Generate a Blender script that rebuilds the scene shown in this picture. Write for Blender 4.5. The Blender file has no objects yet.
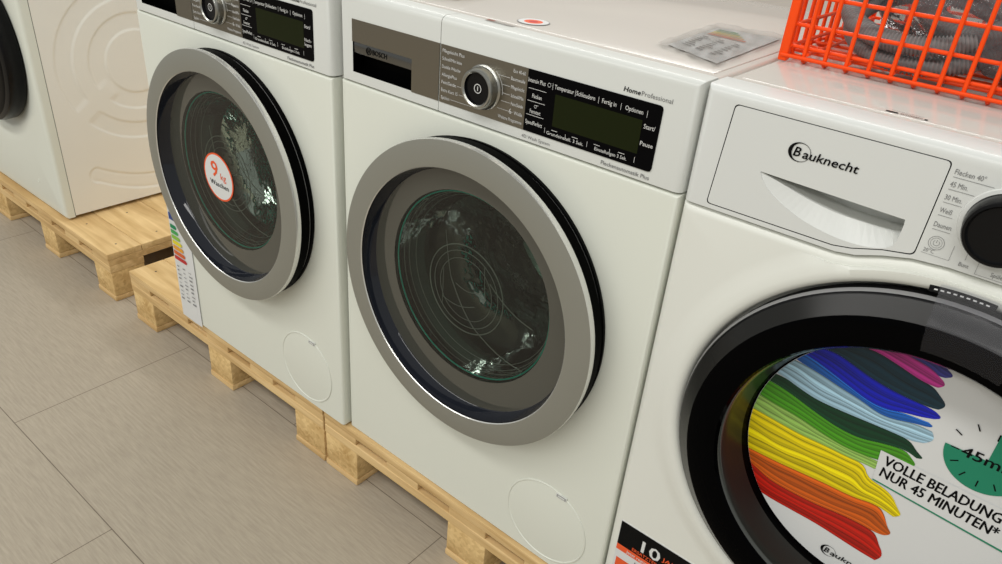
import bpy, bmesh, math, random
from mathutils import Vector, Matrix
random.seed(7)
C = bpy.context.scene.collection
SC = bpy.context.scene
PI = math.pi

# ---------------------------------------------------------------- camera
cam_d = bpy.data.cameras.new('camera'); cam = bpy.data.objects.new('camera', cam_d); C.objects.link(cam)
cam.location = (0.93133, -0.77103, 1.19978)
cam.rotation_euler = (math.radians(59.98438), math.radians(-4.53024), math.radians(39.53807))
cam_d.sensor_width = 36.0; cam_d.lens = 749.66 / 1002 * 36.0
cam_d.clip_start = 0.01; cam_d.clip_end = 60
SC.camera = cam
# ---------------------------------------------------------------- world, lamps, exposure
SC.view_settings.view_transform = 'Standard'; SC.view_settings.look = 'None'
SC.view_settings.gamma = 1.0; SC.view_settings.use_curve_mapping = False
SC.view_settings.exposure = 0.03
w = bpy.data.worlds.new('store_air'); SC.world = w; w.use_nodes = True
bg = w.node_tree.nodes['Background']; bg.inputs[0].default_value = (0.97, 0.98, 0.95, 1); bg.inputs[1].default_value = 0.42
def area(name, loc, rot, sx, sy, power, col=(1, 0.985, 0.95)):
    d = bpy.data.lights.new(name, 'AREA'); d.shape = 'RECTANGLE'; d.size = sx; d.size_y = sy; d.energy = power; d.color = col
    o = bpy.data.objects.new(name, d); o.location = loc; o.rotation_euler = rot; C.objects.link(o); return o
# long ceiling light rows above the aisle and above the appliances
area('ceiling_strip_light', (-0.3, -2.1, 3.6), (math.radians(18), 0, 0), 7.0, 0.5, 92)
area('ceiling_strip_light', (-0.3, -4.6, 3.6), (math.radians(30), 0, 0), 7.0, 0.5, 92)
area('ceiling_strip_light', (-0.3, 2.4, 3.3), (math.radians(-22), 0, 0), 7.0, 0.5, 85)

# ---------------------------------------------------------------- materials
def mat(name, col, rough=0.5, metal=0.0, spec=0.5, coat=0.0, trans=0.0, alpha=1.0, ior=1.45):
    m = bpy.data.materials.new(name); m.use_nodes = True
    b = m.node_tree.nodes['Principled BSDF']
    b.inputs['Base Color'].default_value = (*col, 1); b.inputs['Roughness'].default_value = rough
    b.inputs['Metallic'].default_value = metal; b.inputs['Specular IOR Level'].default_value = spec
    b.inputs['Coat Weight'].default_value = coat; b.inputs['Transmission Weight'].default_value = trans
    b.inputs['Alpha'].default_value = alpha; b.inputs['IOR'].default_value = ior
    return m
def nodes(m): return m.node_tree.nodes, m.node_tree.links, m.node_tree.nodes['Principled BSDF']
def sheer(name, tint, rough=0.05, ior=1.5, body=None, bodyf=0.0, bump=0.0, bscale=60):
    """thin clear sheet: see-through body with a fresnel gloss"""
    m = bpy.data.materials.new(name); m.use_nodes = True
    n, l = m.node_tree.nodes, m.node_tree.links
    for x in list(n):
        if x.type != 'OUTPUT_MATERIAL': n.remove(x)
    out = [x for x in n if x.type == 'OUTPUT_MATERIAL'][0]
    t = n.new('ShaderNodeBsdfTransparent'); t.inputs[0].default_value = (*tint, 1)
    g = n.new('ShaderNodeBsdfGlossy'); g.inputs['Roughness'].default_value = rough
    f = n.new('ShaderNodeFresnel'); f.inputs[0].default_value = ior
    mx = n.new('ShaderNodeMixShader'); l.new(f.outputs[0], mx.inputs[0])
    if body:
        d = n.new('ShaderNodeBsdfDiffuse'); d.inputs[0].default_value = (*body, 1)
        m2 = n.new('ShaderNodeMixShader'); m2.inputs[0].default_value = bodyf
        l.new(t.outputs[0], m2.inputs[1]); l.new(d.outputs[0], m2.inputs[2]); l.new(m2.outputs[0], mx.inputs[1])
    else: l.new(t.outputs[0], mx.inputs[1])
    l.new(g.outputs[0], mx.inputs[2]); l.new(mx.outputs[0], out.inputs[0])
    if bump:
        ns = n.new('ShaderNodeTexNoise'); ns.inputs['Scale'].default_value = bscale; ns.inputs['Detail'].default_value = 3
        bp = n.new('ShaderNodeBump'); bp.inputs['Strength'].default_value = bump; bp.inputs['Distance'].default_value = 0.01
        tc = n.new('ShaderNodeTexCoord'); l.new(tc.outputs['Object'], ns.inputs['Vector'])
        l.new(ns.outputs[0], bp.inputs['Height']); l.new(bp.outputs[0], g.inputs['Normal']); l.new(bp.outputs[0], f.inputs['Normal'])
    return m

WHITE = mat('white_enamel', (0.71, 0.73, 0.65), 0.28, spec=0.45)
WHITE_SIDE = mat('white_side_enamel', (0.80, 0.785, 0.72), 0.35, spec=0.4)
WHITE_KF = mat('white_front_enamel', (0.74, 0.75, 0.69), 0.28, spec=0.45)
WHITE_K = mat('white_drawer_plastic', (0.675, 0.69, 0.665), 0.32, spec=0.45)
WHITE_PL = mat('white_plastic', (0.665, 0.68, 0.645), 0.32, spec=0.45)
LID = mat('white_gloss_lid', (0.64, 0.605, 0.555), 0.10, spec=0.9)
DARKGAP = mat('dark_gap', (0.03, 0.03, 0.03), 0.8)
BLACK = mat('black_plastic', (0.004, 0.004, 0.0045), 0.25, spec=0.22)
BLACKRUB = mat('black_rubber', (0.001, 0.001, 0.001), 0.45, spec=0.02)
BLACKGL = mat('black_gloss', (0.001, 0.001, 0.0012), 0.05, spec=0.03)
DISPLAY = mat('display_black', (0.002, 0.002, 0.0025), 0.08, spec=0.05)
SCREEN = mat('display_green', (0.010, 0.014, 0.003), 0.12, spec=0.12)
CHROME = mat('satin_chrome', (0.40, 0.40, 0.37), 0.28, metal=1.0)
CHROME_D = mat('dark_chrome', (0.16, 0.16, 0.155), 0.18, metal=1.0)
EDGE = mat('bright_trim', (0.75, 0.75, 0.72), 0.25, metal=0.6)
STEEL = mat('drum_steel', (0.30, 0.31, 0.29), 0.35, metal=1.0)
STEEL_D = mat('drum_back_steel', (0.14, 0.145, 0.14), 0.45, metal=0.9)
INK_W = mat('white_print', (0.62, 0.62, 0.60), 0.6)
INK_G = mat('grey_print', (0.20, 0.20, 0.20), 0.6)
INK_K = mat('black_print', (0.005, 0.005, 0.005), 0.6, spec=0.08)
PAPER = mat('white_paper', (0.68, 0.69, 0.68), 0.55)
GREEN_INK = mat('green_print', (0.01, 0.22, 0.12), 0.5)
ORANGE = mat('orange_coating', (0.95, 0.075, 0.004), 0.38, spec=0.3)
ORANGE_INK = mat('orange_print', (0.80, 0.10, 0.02), 0.5)
RED_INK = mat('red_print', (0.55, 0.02, 0.02), 0.5)
GREYPL = mat('grey_plastic', (0.25, 0.25, 0.25), 0.4)
PALE_LINE = mat('pale_line', (0.42, 0.44, 0.40), 0.15, spec=1.0)
GLASS_TEAL = mat('glass_edge_teal', (0.03, 0.60, 0.46), 0.15, spec=0.9)
GLASS = sheer('door_glass', (0.60, 0.68, 0.62), 0.02, 1.5)
BOWL = sheer('bowl_glass', (0.62, 0.76, 0.70), 0.03, 1.38, bump=0.35, bscale=16)
BAG = sheer('clear_plastic_film', (0.93, 0.93, 0.93), 0.12, 1.35, (0.30, 0.30, 0.31), 0.26, 0.9, 55)
SLEEVE = sheer('clear_sleeve', (0.98, 0.98, 0.98), 0.10, 1.35, (0.75, 0.72, 0.70), 0.12, 0.15, 30)
TAPE = sheer('clear_tape', (0.9, 0.9, 0.92), 0.20, 1.25, (0.5, 0.5, 0.55), 0.02, 0.08, 30)

def brushed(name, col, rough, radial=False):
    m = mat(name, col, rough, metal=1.0); n, l, b = nodes(m)
    tc = n.new('ShaderNodeTexCoord'); mp = n.new('ShaderNodeMapping'); mp.inputs['Scale'].default_value = (3, 3, 900)
    ns = n.new('ShaderNodeTexNoise'); ns.inputs['Scale'].default_value = 1.0; ns.inputs['Detail'].default_value = 2
    mr = n.new('ShaderNodeMapRange'); mr.inputs['To Min'].default_value = rough - 0.06; mr.inputs['To Max'].default_value = rough + 0.08
    l.new(tc.outputs['Object'], mp.inputs[0]); l.new(mp.outputs[0], ns.inputs['Vector']); l.new(ns.outputs[0], mr.inputs[0]); l.new(mr.outputs[0], b.inputs['Roughness'])
    return m
RING = mat('silver_door_ring', (0.27, 0.268, 0.232), 0.38, metal=0.35, spec=0.5)
PLATE = brushed('brushed_bronze_plate', (0.245, 0.225, 0.185), 0.34)
BAND = mat('smoked_glass_print', (0.062, 0.062, 0.050), 0.05, spec=1.0)
BANDEDGE = mat('smoked_glass_edge', (0.012, 0.014, 0.02), 0.05, spec=0.5)
def wood():
    m = mat('pallet_wood', (0.6, 0.4, 0.16), 0.7, spec=0.25); n, l, b = nodes(m)
    tc = n.new('ShaderNodeTexCoord'); mp = n.new('ShaderNodeMapping'); mp.inputs['Scale'].default_value = (2.5, 30, 45)
    ns = n.new('ShaderNodeTexNoise'); ns.inputs['Scale'].default_value = 1.5; ns.inputs['Detail'].default_value = 6; ns.inputs['Distortion'].default_value = 0.6
    n2 = n.new('ShaderNodeTexNoise'); n2.inputs['Scale'].default_value = 5; n2.inputs['Detail'].default_value = 3
    cr = n.new('ShaderNodeValToRGB'); cr.color_ramp.elements[0].position = 0.3; cr.color_ramp.elements[0].color = (0.58, 0.385, 0.165, 1)
    cr.color_ramp.elements[1].position = 0.7; cr.color_ramp.elements[1].color = (0.82, 0.60, 0.305, 1)
    mx = n.new('ShaderNodeMix'); mx.data_type = 'RGBA'; mx.blend_type = 'MULTIPLY'; mx.inputs[0].default_value = 0.5
    c2 = n.new('ShaderNodeValToRGB'); c2.color_ramp.elements[0].position = 0.35; c2.color_ramp.elements[0].color = (0.72, 0.64, 0.55, 1); c2.color_ramp.elements[1].position = 0.6; c2.color_ramp.elements[1].color = (1, 1, 1, 1)
    oi = n.new('ShaderNodeObjectInfo'); va = n.new('ShaderNodeVectorMath'); va.operation = 'ADD'; ms = n.new('ShaderNodeMath'); ms.operation = 'MULTIPLY'; ms.inputs[1].default_value = 13
    l.new(oi.outputs['Random'], ms.inputs[0]); l.new(tc.outputs['Object'], va.inputs[0]); l.new(ms.outputs[0], va.inputs[1])
    l.new(va.outputs[0], mp.inputs[0]); l.new(mp.outputs[0], ns.inputs['Vector']); l.new(va.outputs[0], n2.inputs['Vector'])
    l.new(ns.outputs[0], cr.inputs[0]); l.new(n2.outputs[0], c2.inputs[0]); l.new(cr.outputs[0], mx.inputs[6]); l.new(c2.outputs[0], mx.inputs[7]); l.new(mx.outputs[2], b.inputs['Base Color'])
    bp = n.new('ShaderNodeBump'); bp.inputs['Strength'].default_value = 0.25; bp.inputs['Distance'].default_value = 0.002
    l.new(ns.outputs[0], bp.inputs['Height']); l.new(bp.outputs[0], b.inputs['Normal'])
    return m
WOOD = wood()
def chip():
    m = mat('chipboard_block', (0.6, 0.42, 0.2), 0.8, spec=0.2); n, l, b = nodes(m)
    tc = n.new('ShaderNodeTexCoord'); ns = n.new('ShaderNodeTexVoronoi'); ns.inputs['Scale'].default_value = 130
    n2 = n.new('ShaderNodeTexNoise'); n2.inputs['Scale'].default_value = 14; n2.inputs['Detail'].default_value = 5
    ad = n.new('ShaderNodeMath'); ad.operation = 'MULTIPLY_ADD'; ad.inputs[1].default_value = 0.25
    cr = n.new('ShaderNodeValToRGB'); cr.color_ramp.elements[0].position = 0.35; cr.color_ramp.elements[0].color = (0.50, 0.315, 0.12, 1)
    cr.color_ramp.elements[1].position = 0.8; cr.color_ramp.elements[1].color = (0.78, 0.56, 0.265, 1)
    sp = n.new('ShaderNodeSeparateColor'); l.new(tc.outputs['Object'], ns.inputs['Vector']); l.new(tc.outputs['Object'], n2.inputs['Vector'])
    l.new(ns.outputs['Color'], sp.inputs[0]); l.new(sp.outputs[0], ad.inputs[0]); l.new(n2.outputs[0], ad.inputs[2]); l.new(ad.outputs[0], cr.inputs[0]); l.new(cr.outputs[0], b.inputs['Base Color'])
    return m
CHIP = chip()
def floor_mat():
    m = mat('vinyl_floor_tile', (0.3, 0.27, 0.22), 0.42, spec=0.35); n, l, b = nodes(m)
    tc = n.new('ShaderNodeTexCoord'); mp = n.new('ShaderNodeMapping'); mp.inputs['Location'].default_value = (0.705 + 0.4389 - 0.0, 0.406, 0)
    br = n.new('ShaderNodeTexBrick'); br.offset = 0.48; br.inputs['Scale'].default_value = 1.0; br.inputs['Brick Width'].default_value = 0.9144; br.inputs['Row Height'].default_value = 0.4272
    br.inputs['Mortar Size'].default_value = 0.0011; br.inputs['Mortar Smooth'].default_value = 0.3; br.inputs['Bias'].default_value = 0.0
    br.inputs['Color1'].default_value = (0.428, 0.378, 0.300, 1); br.inputs['Color2'].default_value = (0.405, 0.355, 0.282, 1); br.inputs['Mortar'].default_value = (0.17, 0.14, 0.105, 1)
    l.new(tc.outputs['Object'], mp.inputs[0]); l.new(mp.outputs[0], br.inputs['Vector'])
    ms = n.new('ShaderNodeMapping'); ms.inputs['Scale'].default_value = (9, 110, 1); ns = n.new('ShaderNodeTexNoise'); ns.inputs['Scale'].default_value = 2; ns.inputs['Detail'].default_value = 6; ns.inputs['Roughness'].default_value = 0.65
    l.new(tc.outputs['Object'], ms.inputs[0]); l.new(ms.outputs[0], ns.inputs['Vector'])
    cr = n.new('ShaderNodeValToRGB'); cr.color_ramp.elements[0].position = 0.3; cr.color_ramp.elements[0].color = (0.84, 0.82, 0.80, 1); cr.color_ramp.elements[1].position = 0.7; cr.color_ramp.elements[1].color = (1.1, 1.09, 1.07, 1)
    l.new(ns.outputs[0], cr.inputs[0])
    mx = n.new('ShaderNodeMix'); mx.data_type = 'RGBA'; mx.blend_type = 'MULTIPLY'; mx.inputs[0].default_value = 1
    l.new(br.outputs[0], mx.inputs[6]); l.new(cr.outputs[0], mx.inputs[7]); l.new(mx.outputs[2], b.inputs['Base Color'])
    bp = n.new('ShaderNodeBump'); bp.inputs['Strength'].default_value = 0.06; bp.inputs['Distance'].default_value = 0.002
    l.new(ns.outputs[0], bp.inputs['Height']); l.new(bp.outputs[0], b.inputs['Normal'])
    return m
def vcol_mat(name, rough=0.45):
    m = mat(name, (1, 1, 1), rough); n, l, b = nodes(m)
    a = n.new('ShaderNodeVertexColor'); a.layer_name = 'print'; l.new(a.outputs[0], b.inputs['Base Color']); return m
PRINT = vcol_mat('printed_colours')

# ---------------------------------------------------------------- mesh helpers
_txt = {}
def text_tris(s, bold=0.0, shear=0.0):
    k = (s, bold, shear)
    if k in _txt: return _txt[k]
    cu = bpy.data.curves.new('t', 'FONT'); cu.body = s; cu.size = 1.0; cu.offset = bold; cu.shear = shear; cu.fill_mode = 'FRONT'; cu.resolution_u = 2
    o = bpy.data.objects.new('t', cu); C.objects.link(o); bpy.context.view_layer.update()
    me = bpy.data.meshes.new_from_object(o)
    v = [(p.co.x, p.co.y) for p in me.vertices]; f = [tuple(p.vertices) for p in me.polygons]
    bpy.data.objects.remove(o); bpy.data.curves.remove(cu); bpy.data.meshes.remove(me)
    wd = max([p[0] for p in v] or [0]); mn = min([p[0] for p in v] or [0])
    _txt[k] = (v, f, mn, wd); return _txt[k]

class MB:
    def __init__(s): s.v = []; s.f = []; s.m = []; s.c = []; s.sm = []; s.mats = []
    def mi(s, m):
        if m not in s.mats: s.mats.append(m)
        return s.mats.index(m)
    def face(s, idx, m, smooth=False, col=None): s.f.append(tuple(idx)); s.m.append(s.mi(m)); s.sm.append(smooth); s.c.append(col)
    def poly(s, pts, m, col=None):
        b = len(s.v); s.v += [tuple(p) for p in pts]; s.face(range(b, b + len(pts)), m, False, col)
    def box(s, x0, x1, y0, y1, z0, z1, m, bev=0.0, seg=2, sel=None):
        bm = bmesh.new(); bmesh.ops.create_cube(bm, size=1)
        for v in bm.verts: v.co = Vector(((x0 + x1) / 2 + v.co.x * (x1 - x0), (y0 + y1) / 2 + v.co.y * (y1 - y0), (z0 + z1) / 2 + v.co.z * (z1 - z0)))
        if bev:
            es = [e for e in bm.edges if sel is None or sel((e.verts[0].co + e.verts[1].co) / 2)]
            bmesh.ops.bevel(bm, geom=es, offset=bev, segments=seg, profile=0.5, affect='EDGES')
        s.addbm(bm, m, smooth=bool(bev and seg > 1)); return s
    def addbm(s, bm, m, smooth=False, M=None):
        bm.verts.index_update(); b = len(s.v)
        s.v += [tuple((M @ v.co) if M else v.co) for v in bm.verts]
        for f in bm.faces: s.face([b + v.index for v in f.verts], m, smooth)
        bm.free()
    def loops(s, L, m, closed=True, smooth=True, capf=False, capl=False, flip=False):
        """L: list of equal-length point loops, stitched together"""
        b = len(s.v); n = len(L[0])
        for lp in L: s.v += [tuple(p) for p in lp]
        ms = m if isinstance(m, list) else [m] * (len(L) - 1)
        for i in range(len(L) - 1):
            for j in range(n if closed else n - 1):
                k = (j + 1) % n; q = [b + i * n + j, b + i * n + k, b + (i + 1) * n + k, b + (i + 1) * n + j]
                if flip: q.reverse()
                s.face(q, ms[i], smooth)
        if capf: s.face([b + j for j in range(n)], ms[0])
        if capl: s.face([b + (len(L) - 1) * n + j for j in range(n)], ms[-1])
        return s
    def lathe(s, cx, cz, prof, m, seg=96, capl=False, capf=False, a0=0, a1=None, smooth=True):
        """revolve [(r, y)] about the y axis through (cx, cz)"""
        full = a1 is None; a1 = 2 * PI if full else a1
        L = []
        for r, y in prof:
            L.append([(cx + r * math.cos(a0 + (a1 - a0) * j / (seg if full else seg - 1)), y, cz + r * math.sin(a0 + (a1 - a0) * j / (seg if full else seg - 1))) for j in range(seg)])
        return s.loops(L, m, closed=full, capf=capf, capl=capl, smooth=smooth)
    def tube(s, pts, r, m, seg=8, closed=False, cap=True, rf=None):
        P = [Vector(p) for p in pts]; n = len(P); L = []; up = None
        for i, p in enumerate(P):
            if closed: t = (P[(i + 1) % n] - P[i - 1])
            else: t = P[min(i + 1, n - 1)] - P[max(i - 1, 0)]
            t = t.normalized() if t.length > 1e-9 else Vector((0, 0, 1))
            if up is None: up = Vector((0, 0, 1)) if abs(t.z) < 0.9 else Vector((1, 0, 0))
            a = (up - t * up.dot(t)).normalized(); up = a; bb = t.cross(a)
            rr = rf(i) if rf else r
            L.append([p + a * (rr * math.cos(2 * PI * j / seg)) + bb * (rr * math.sin(2 * PI * j / seg)) for j in range(seg)])
        if closed: L.append(L[0])
        return s.loops(L, m, capf=cap and not closed, capl=cap and not closed)
    def ring(s, cx, y, cz, R, r, m, seg=80, sg=8):
        return s.tube([(cx + R * math.cos(2 * PI * i / seg), y, cz + R * math.sin(2 * PI * i / seg)) for i in range(seg)], r, m, sg, closed=True)
    def prism(s, pts, y0, y1, m, bev=0.0, seg=3, sel=None):
        """polygon in x,z swept along y"""
        bm = bmesh.new(); vs = [bm.verts.new((p[0], y0, p[1])) for p in pts]; f = bm.faces.new(vs)
        r = bmesh.ops.extrude_face_region(bm, geom=[f]); 
        for g in r['geom']:
            if isinstance(g, bmesh.types.BMVert): g.co.y = y1
        bmesh.ops.recalc_face_normals(bm, faces=bm.faces[:])
        if bev:
            es = [e for e in bm.edges if sel is None or sel((e.verts[0].co + e.verts[1].co) / 2, e)]
            bmesh.ops.bevel(bm, geom=es, offset=bev, segments=seg, profile=0.5, affect='EDGES')
        s.addbm(bm, m, smooth=bool(bev)); return s
    def text(s, t, x, z, size, m, y=0.0, align='L', bold=0.0, shear=0.0, plane='xz', width=None, rot=0.0):
        if bold:
            d = bold * size * 0.55
            for k_, (dx, dz) in enumerate(((-d, 0), (d, 0), (0, d * 0.7), (0, -d * 0.7))): s.text(t, x + dx, z + dz, size, m, y + (-4e-5 if plane == 'xz' else 4e-5) * k_, align, 0.0, shear, plane, width, rot)
            return s
        v, f, mn, wd = text_tris(t, 0.0, shear)
        sx = size if width is None else width / max(wd - mn, 1e-6)
        ox = {'L': -mn * sx, 'C': -(mn + wd) / 2 * sx, 'R': -wd * sx}[align]; b = len(s.v); cr, sr = math.cos(rot), math.sin(rot)
        for a, c in v:
            X, Z = a * sx + ox, c * size; X, Z = X * cr - Z * sr, X * sr + Z * cr
            s.v.append((x + X, y, z + Z) if plane == 'xz' else (x + X, z + Z, y))
        for q in f: s.face([b + i for i in q], m)
        return s
    def bar(s, x0, x1, z0, z1, m, y=0.0, plane='xz', col=None):
        p = [(x0, z0), (x1, z0), (x1, z1), (x0, z1)]
        s.poly([(a, y, c) if plane == 'xz' else (a, c, y) for a, c in p], m, col); return s
    def build(s, name, parent=None, label=None, auto=35):
        me = bpy.data.meshes.new(name); me.from_pydata(s.v, [], s.f)
        for m in s.mats: me.materials.append(m)
        me.polygons.foreach_set('material_index', s.m); me.polygons.foreach_set('use_smooth', s.sm)
        if any(c is not None for c in s.c):
            ca = me.color_attributes.new('print', 'BYTE_COLOR', 'CORNER')
            for p in me.polygons:
                c = s.c[p.index] or (1, 1, 1)
                for li in p.loop_indices: ca.data[li].color = (*c, 1)
        bm = bmesh.new(); bm.from_mesh(me); bmesh.ops.remove_doubles(bm, verts=bm.verts, dist=1e-6)
        if not any(c is not None for c in s.c) and 'lettering' not in name: bmesh.ops.recalc_face_normals(bm, faces=bm.faces)
        bm.to_mesh(me); bm.free()
        if any(s.sm): me.set_sharp_from_angle(angle=math.radians(auto))
        me.update()
        o = bpy.data.objects.new(name, me); C.objects.link(o)
        if parent: o.parent = parent
        if label: o['label'] = label
        return o
def cut(mb_a, mb_b):
    """mesh of a minus b, as a new MB"""
    oa = mb_a.build('ta'); ob = mb_b.build('tb')
    md = oa.modifiers.new('b', 'BOOLEAN'); md.object = ob; md.operation = 'DIFFERENCE'; md.solver = 'EXACT'; md.material_mode = 'TRANSFER'; [oa.data.materials.append(x) for x in mb_b.mats if x not in mb_a.mats]
    bpy.context.view_layer.update(); dg = bpy.context.evaluated_depsgraph_get()
    me = bpy.data.meshes.new_from_object(oa.evaluated_get(dg)); r = MB()
    r.v = [tuple(v.co) for v in me.vertices]; mats = [x for x in me.materials]
    for p in me.polygons: r.face(tuple(p.vertices), mats[p.material_index] if mats[p.material_index] else mb_a.mats[0], p.use_smooth)
    for o in (oa, ob): bpy.data.objects.remove(o)
    bpy.data.meshes.remove(me); return r
def shift_in(b, cz):
    """move the inner opening of a round door slightly up, as the glass bowl sits off centre"""
    for i, (x, y, z) in enumerate(b.v):
        rr = math.hypot(x, z - cz)
        if rr < 0.1600: b.v[i] = (x + 0.003, y, z + 0.011)
def empty(name, loc, label, cat, group=None, rz=0.0):
    o = bpy.data.objects.new(name, None); o.empty_display_size = 0.1; C.objects.link(o); o.location = loc; o.rotation_euler.z = rz
    tag(o, label, cat, group); return o
def tag(o, label, cat, group=None):
    o['label'] = label; o['category'] = cat
    if group: o['group'] = group
    return o
def struct(o): o['kind'] = 'structure'; return o
def rrect(x0, x1, z0, z1, r, seg=5):
    p = []
    for cx, cz, a in ((x1 - r, z1 - r, 0), (x0 + r, z1 - r, 90), (x0 + r, z0 + r, 180), (x1 - r, z0 + r, 270)):
        for i in range(seg + 1):
            t = math.radians(a + 90 * i / seg); p.append((cx + r * math.cos(t), cz + r * math.sin(t)))
    return p
def ray(poly, c, a):
    """furthest hit of a ray from c at angle a on a polygon"""
    dx, dz = math.cos(a), math.sin(a); best = 0
    for i in range(len(poly)):
        (x1, z1), (x2, z2) = poly[i - 1], poly[i]; ex, ez = x2 - x1, z2 - z1; den = dx * ez - dz * ex
        if abs(den) < 1e-12: continue
        t = ((x1 - c[0]) * ez - (z1 - c[1]) * ex) / den; u = ((x1 - c[0]) * dz - (z1 - c[1]) * dx) / den
        if t > 0 and -1e-7 <= u <= 1 + 1e-7: best = max(best, t)
    return best
def angles(n, c, *polys):
    A = {round(2 * PI * i / n, 6) for i in range(n)}
    for p in polys:
        for x, z in p: A.add(round(math.atan2(z - c[1], x - c[0]) % (2 * PI), 6))
    return sorted(A)
def chaikin(p, n=2):
    for _ in range(n):
        q = [p[0]]
        for a, b in zip(p, p[1:]): q += [(a[0] * .75 + b[0] * .25, a[1] * .75 + b[1] * .25), (a[0] * .25 + b[0] * .75, a[1] * .25 + b[1] * .75)]
        p = q + [p[-1]]
    return p

# ================================================================ setting
def plane_obj(name, x0, x1, y0, y1, z, m):
    b = MB(); b.box(x0, x1, y0, y1, z - 0.05, z, m); return struct(b.build(name))
plane_obj('floor', -6, 5, -5, 4.0, 0.0, floor_mat())
wm = mat('painted_wall', (0.62, 0.58, 0.54), 0.7)
b = MB(); b.box(-6, 5, 4.0, 4.1, 0, 4.2, wm); struct(b.build('wall_back'))

# ================================================================ pallets
def pallet(x1, label, depth=1.2):
    x0 = x1 - 0.8
    root = empty('wooden_pallet', ((x0 + x1) / 2, 0, 0), label, 'pallet', 'wooden pallets carrying the washing machines')
    L = lambda x: x - (x0 + x1) / 2
    yf = -0.006; ys = [yf, yf + depth / 2 - 0.05, yf + depth - 0.1]
    # deck boards run along the row
    bw = [0.098, 0.142, 0.116, 0.142, 0.098, 0.098, 0.142, 0.116, 0.142, 0.098]; nb = 10; gap = (depth - sum(bw)) / (nb - 1); y = yf
    for k in range(nb):
        b = MB(); b.box(L(x0), L(x1), y, y + bw[k], 0.1310, 0.150, WOOD, 0.0018, 2)
        for cx in (0.049, 0.234, 0.405, 0.582, 0.753):
            b.lathe(0, 0, [(0.0028, 0), (0.0001, 0)], DARKGAP, 8)  # placeholder nail heads, moved below
            n = 16
            for i in range(n): 
                vx, vy, vz = b.v[-n + i]; b.v[-n + i] = (L(x0) + cx + vx, y + bw[k] / 2 + vz, 0.1503)
        o = b.build('deck_board', root); y += bw[k] + gap
    for a, c in ((0, 0.098), (0.190, 0.278), (0.360, 0.450), (0.539, 0.625), (0.706, 0.80)):
        b = MB(); b.box(L(x0 + a), L(x0 + c), yf + 0.001, yf + depth - 0.001, 0.1130, 0.1310, WOOD, 0.0012, 1); b.build('cross_board', root)
    for y in ys:
        b = MB(); b.box(L(x0), L(x1), y + 0.0005, y + 0.0995, 0.091, 0.113, WOOD, 0.0015, 1); b.build('stringer_board', root)
    for a in (0, 0.358, 0.700):
        wdt = 0.094 if a == 0.358 else 0.1
        for y in ys:
            b = MB(); b.box(L(x0 + a), L(x0 + a + wdt), y + 0.002, y + 0.098, 0.016, 0.091, CHIP, 0.0025, 2); b.build('block', root)
        b = MB(); b.box(L(x0 + a) - 0.001, L(x0 + a + wdt) + 0.001, yf, yf + depth, 0, 0.016, WOOD, 0.003, 2); b.build('runner_board', root)
    return root
pallet(-1.002, 'wooden pallet under the far left washing machine, its bare corner showing')
pallet(-0.084, 'wooden pallet under the washing machine with the round 9 kg sticker')
pallet(0.722, 'wooden pallet under the middle washing machine, cut by the lower edge')
pallet(1.53, 'wooden pallet under the black-doored washing machine beside the colourful poster')

# ================================================================ shared machine pieces
def circ(cx, cz, r, n=96): return [(cx + r * math.cos(2 * PI * i / n), cz + r * math.sin(2 * PI * i / n)) for i in range(n)]
def feet(root, y1=0.56):
    for x in (-0.25, 0.25):
        for y in (0.05, y1):
            b = MB(); n = 20
            b.loops([[(x + r * math.cos(2 * PI * i / n), y + r * math.sin(2 * PI * i / n), z) for i in range(n)] for r, z in ((0.019, 0.0004), (0.021, 0.003), (0.021, 0.007), (0.012, 0.009), (0.012, 0.02))], WHITE_PL, capf=True, capl=True)
            b.build('foot', root)
def lid(root, half, y0, y1):
    b = MB(); b.box(-half, half, y0, y1, 0.828, 0.8488, LID, 0.005, 3)
    b.box(-half + 0.012, half - 0.012, y0 + 0.012, y1 - 0.02, 0.846, 0.8502, LID, 0.0014, 2)
    return b.build('lid', root)
def drum(root, cz, door_r):
    b = MB()
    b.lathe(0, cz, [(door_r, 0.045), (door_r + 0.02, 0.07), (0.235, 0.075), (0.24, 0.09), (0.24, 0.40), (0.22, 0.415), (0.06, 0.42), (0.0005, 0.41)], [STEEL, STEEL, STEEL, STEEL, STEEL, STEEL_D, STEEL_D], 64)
    d = b.build('drum', root)
    for k in range(3):
        a = math.radians(40 + 120 * k); q = MB(); L = []
        for y, h, wd in ((0.085, 0.02, 0.03), (0.12, 0.06, 0.028), (0.25, 0.075, 0.026), (0.38, 0.06, 0.028), (0.41, 0.02, 0.03)):
            lp = []
            for t, rr in ((-1.3, 0.242), (-0.7, 0.242 - h * 0.7), (0, 0.242 - h), (0.7, 0.242 - h * 0.7), (1.3, 0.242)):
                tx = t * wd; lp.append((rr * math.cos(a) - tx * math.sin(a), y, cz + rr * math.sin(a) + tx * math.cos(a)))
            L.append(lp)
        q.loops(L, STEEL, closed=False); q.build('drum_paddle', d)
    return d
def gasket(root, cz, r):
    b = MB(); b.lathe(0, cz, [(r + 0.03, 0.024), (r + 0.018, 0.022), (r + 0.006, 0.03), (r, 0.045), (r + 0.004, 0.060)], GREYPL, 64); return b.build('door_gasket', root)

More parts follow.
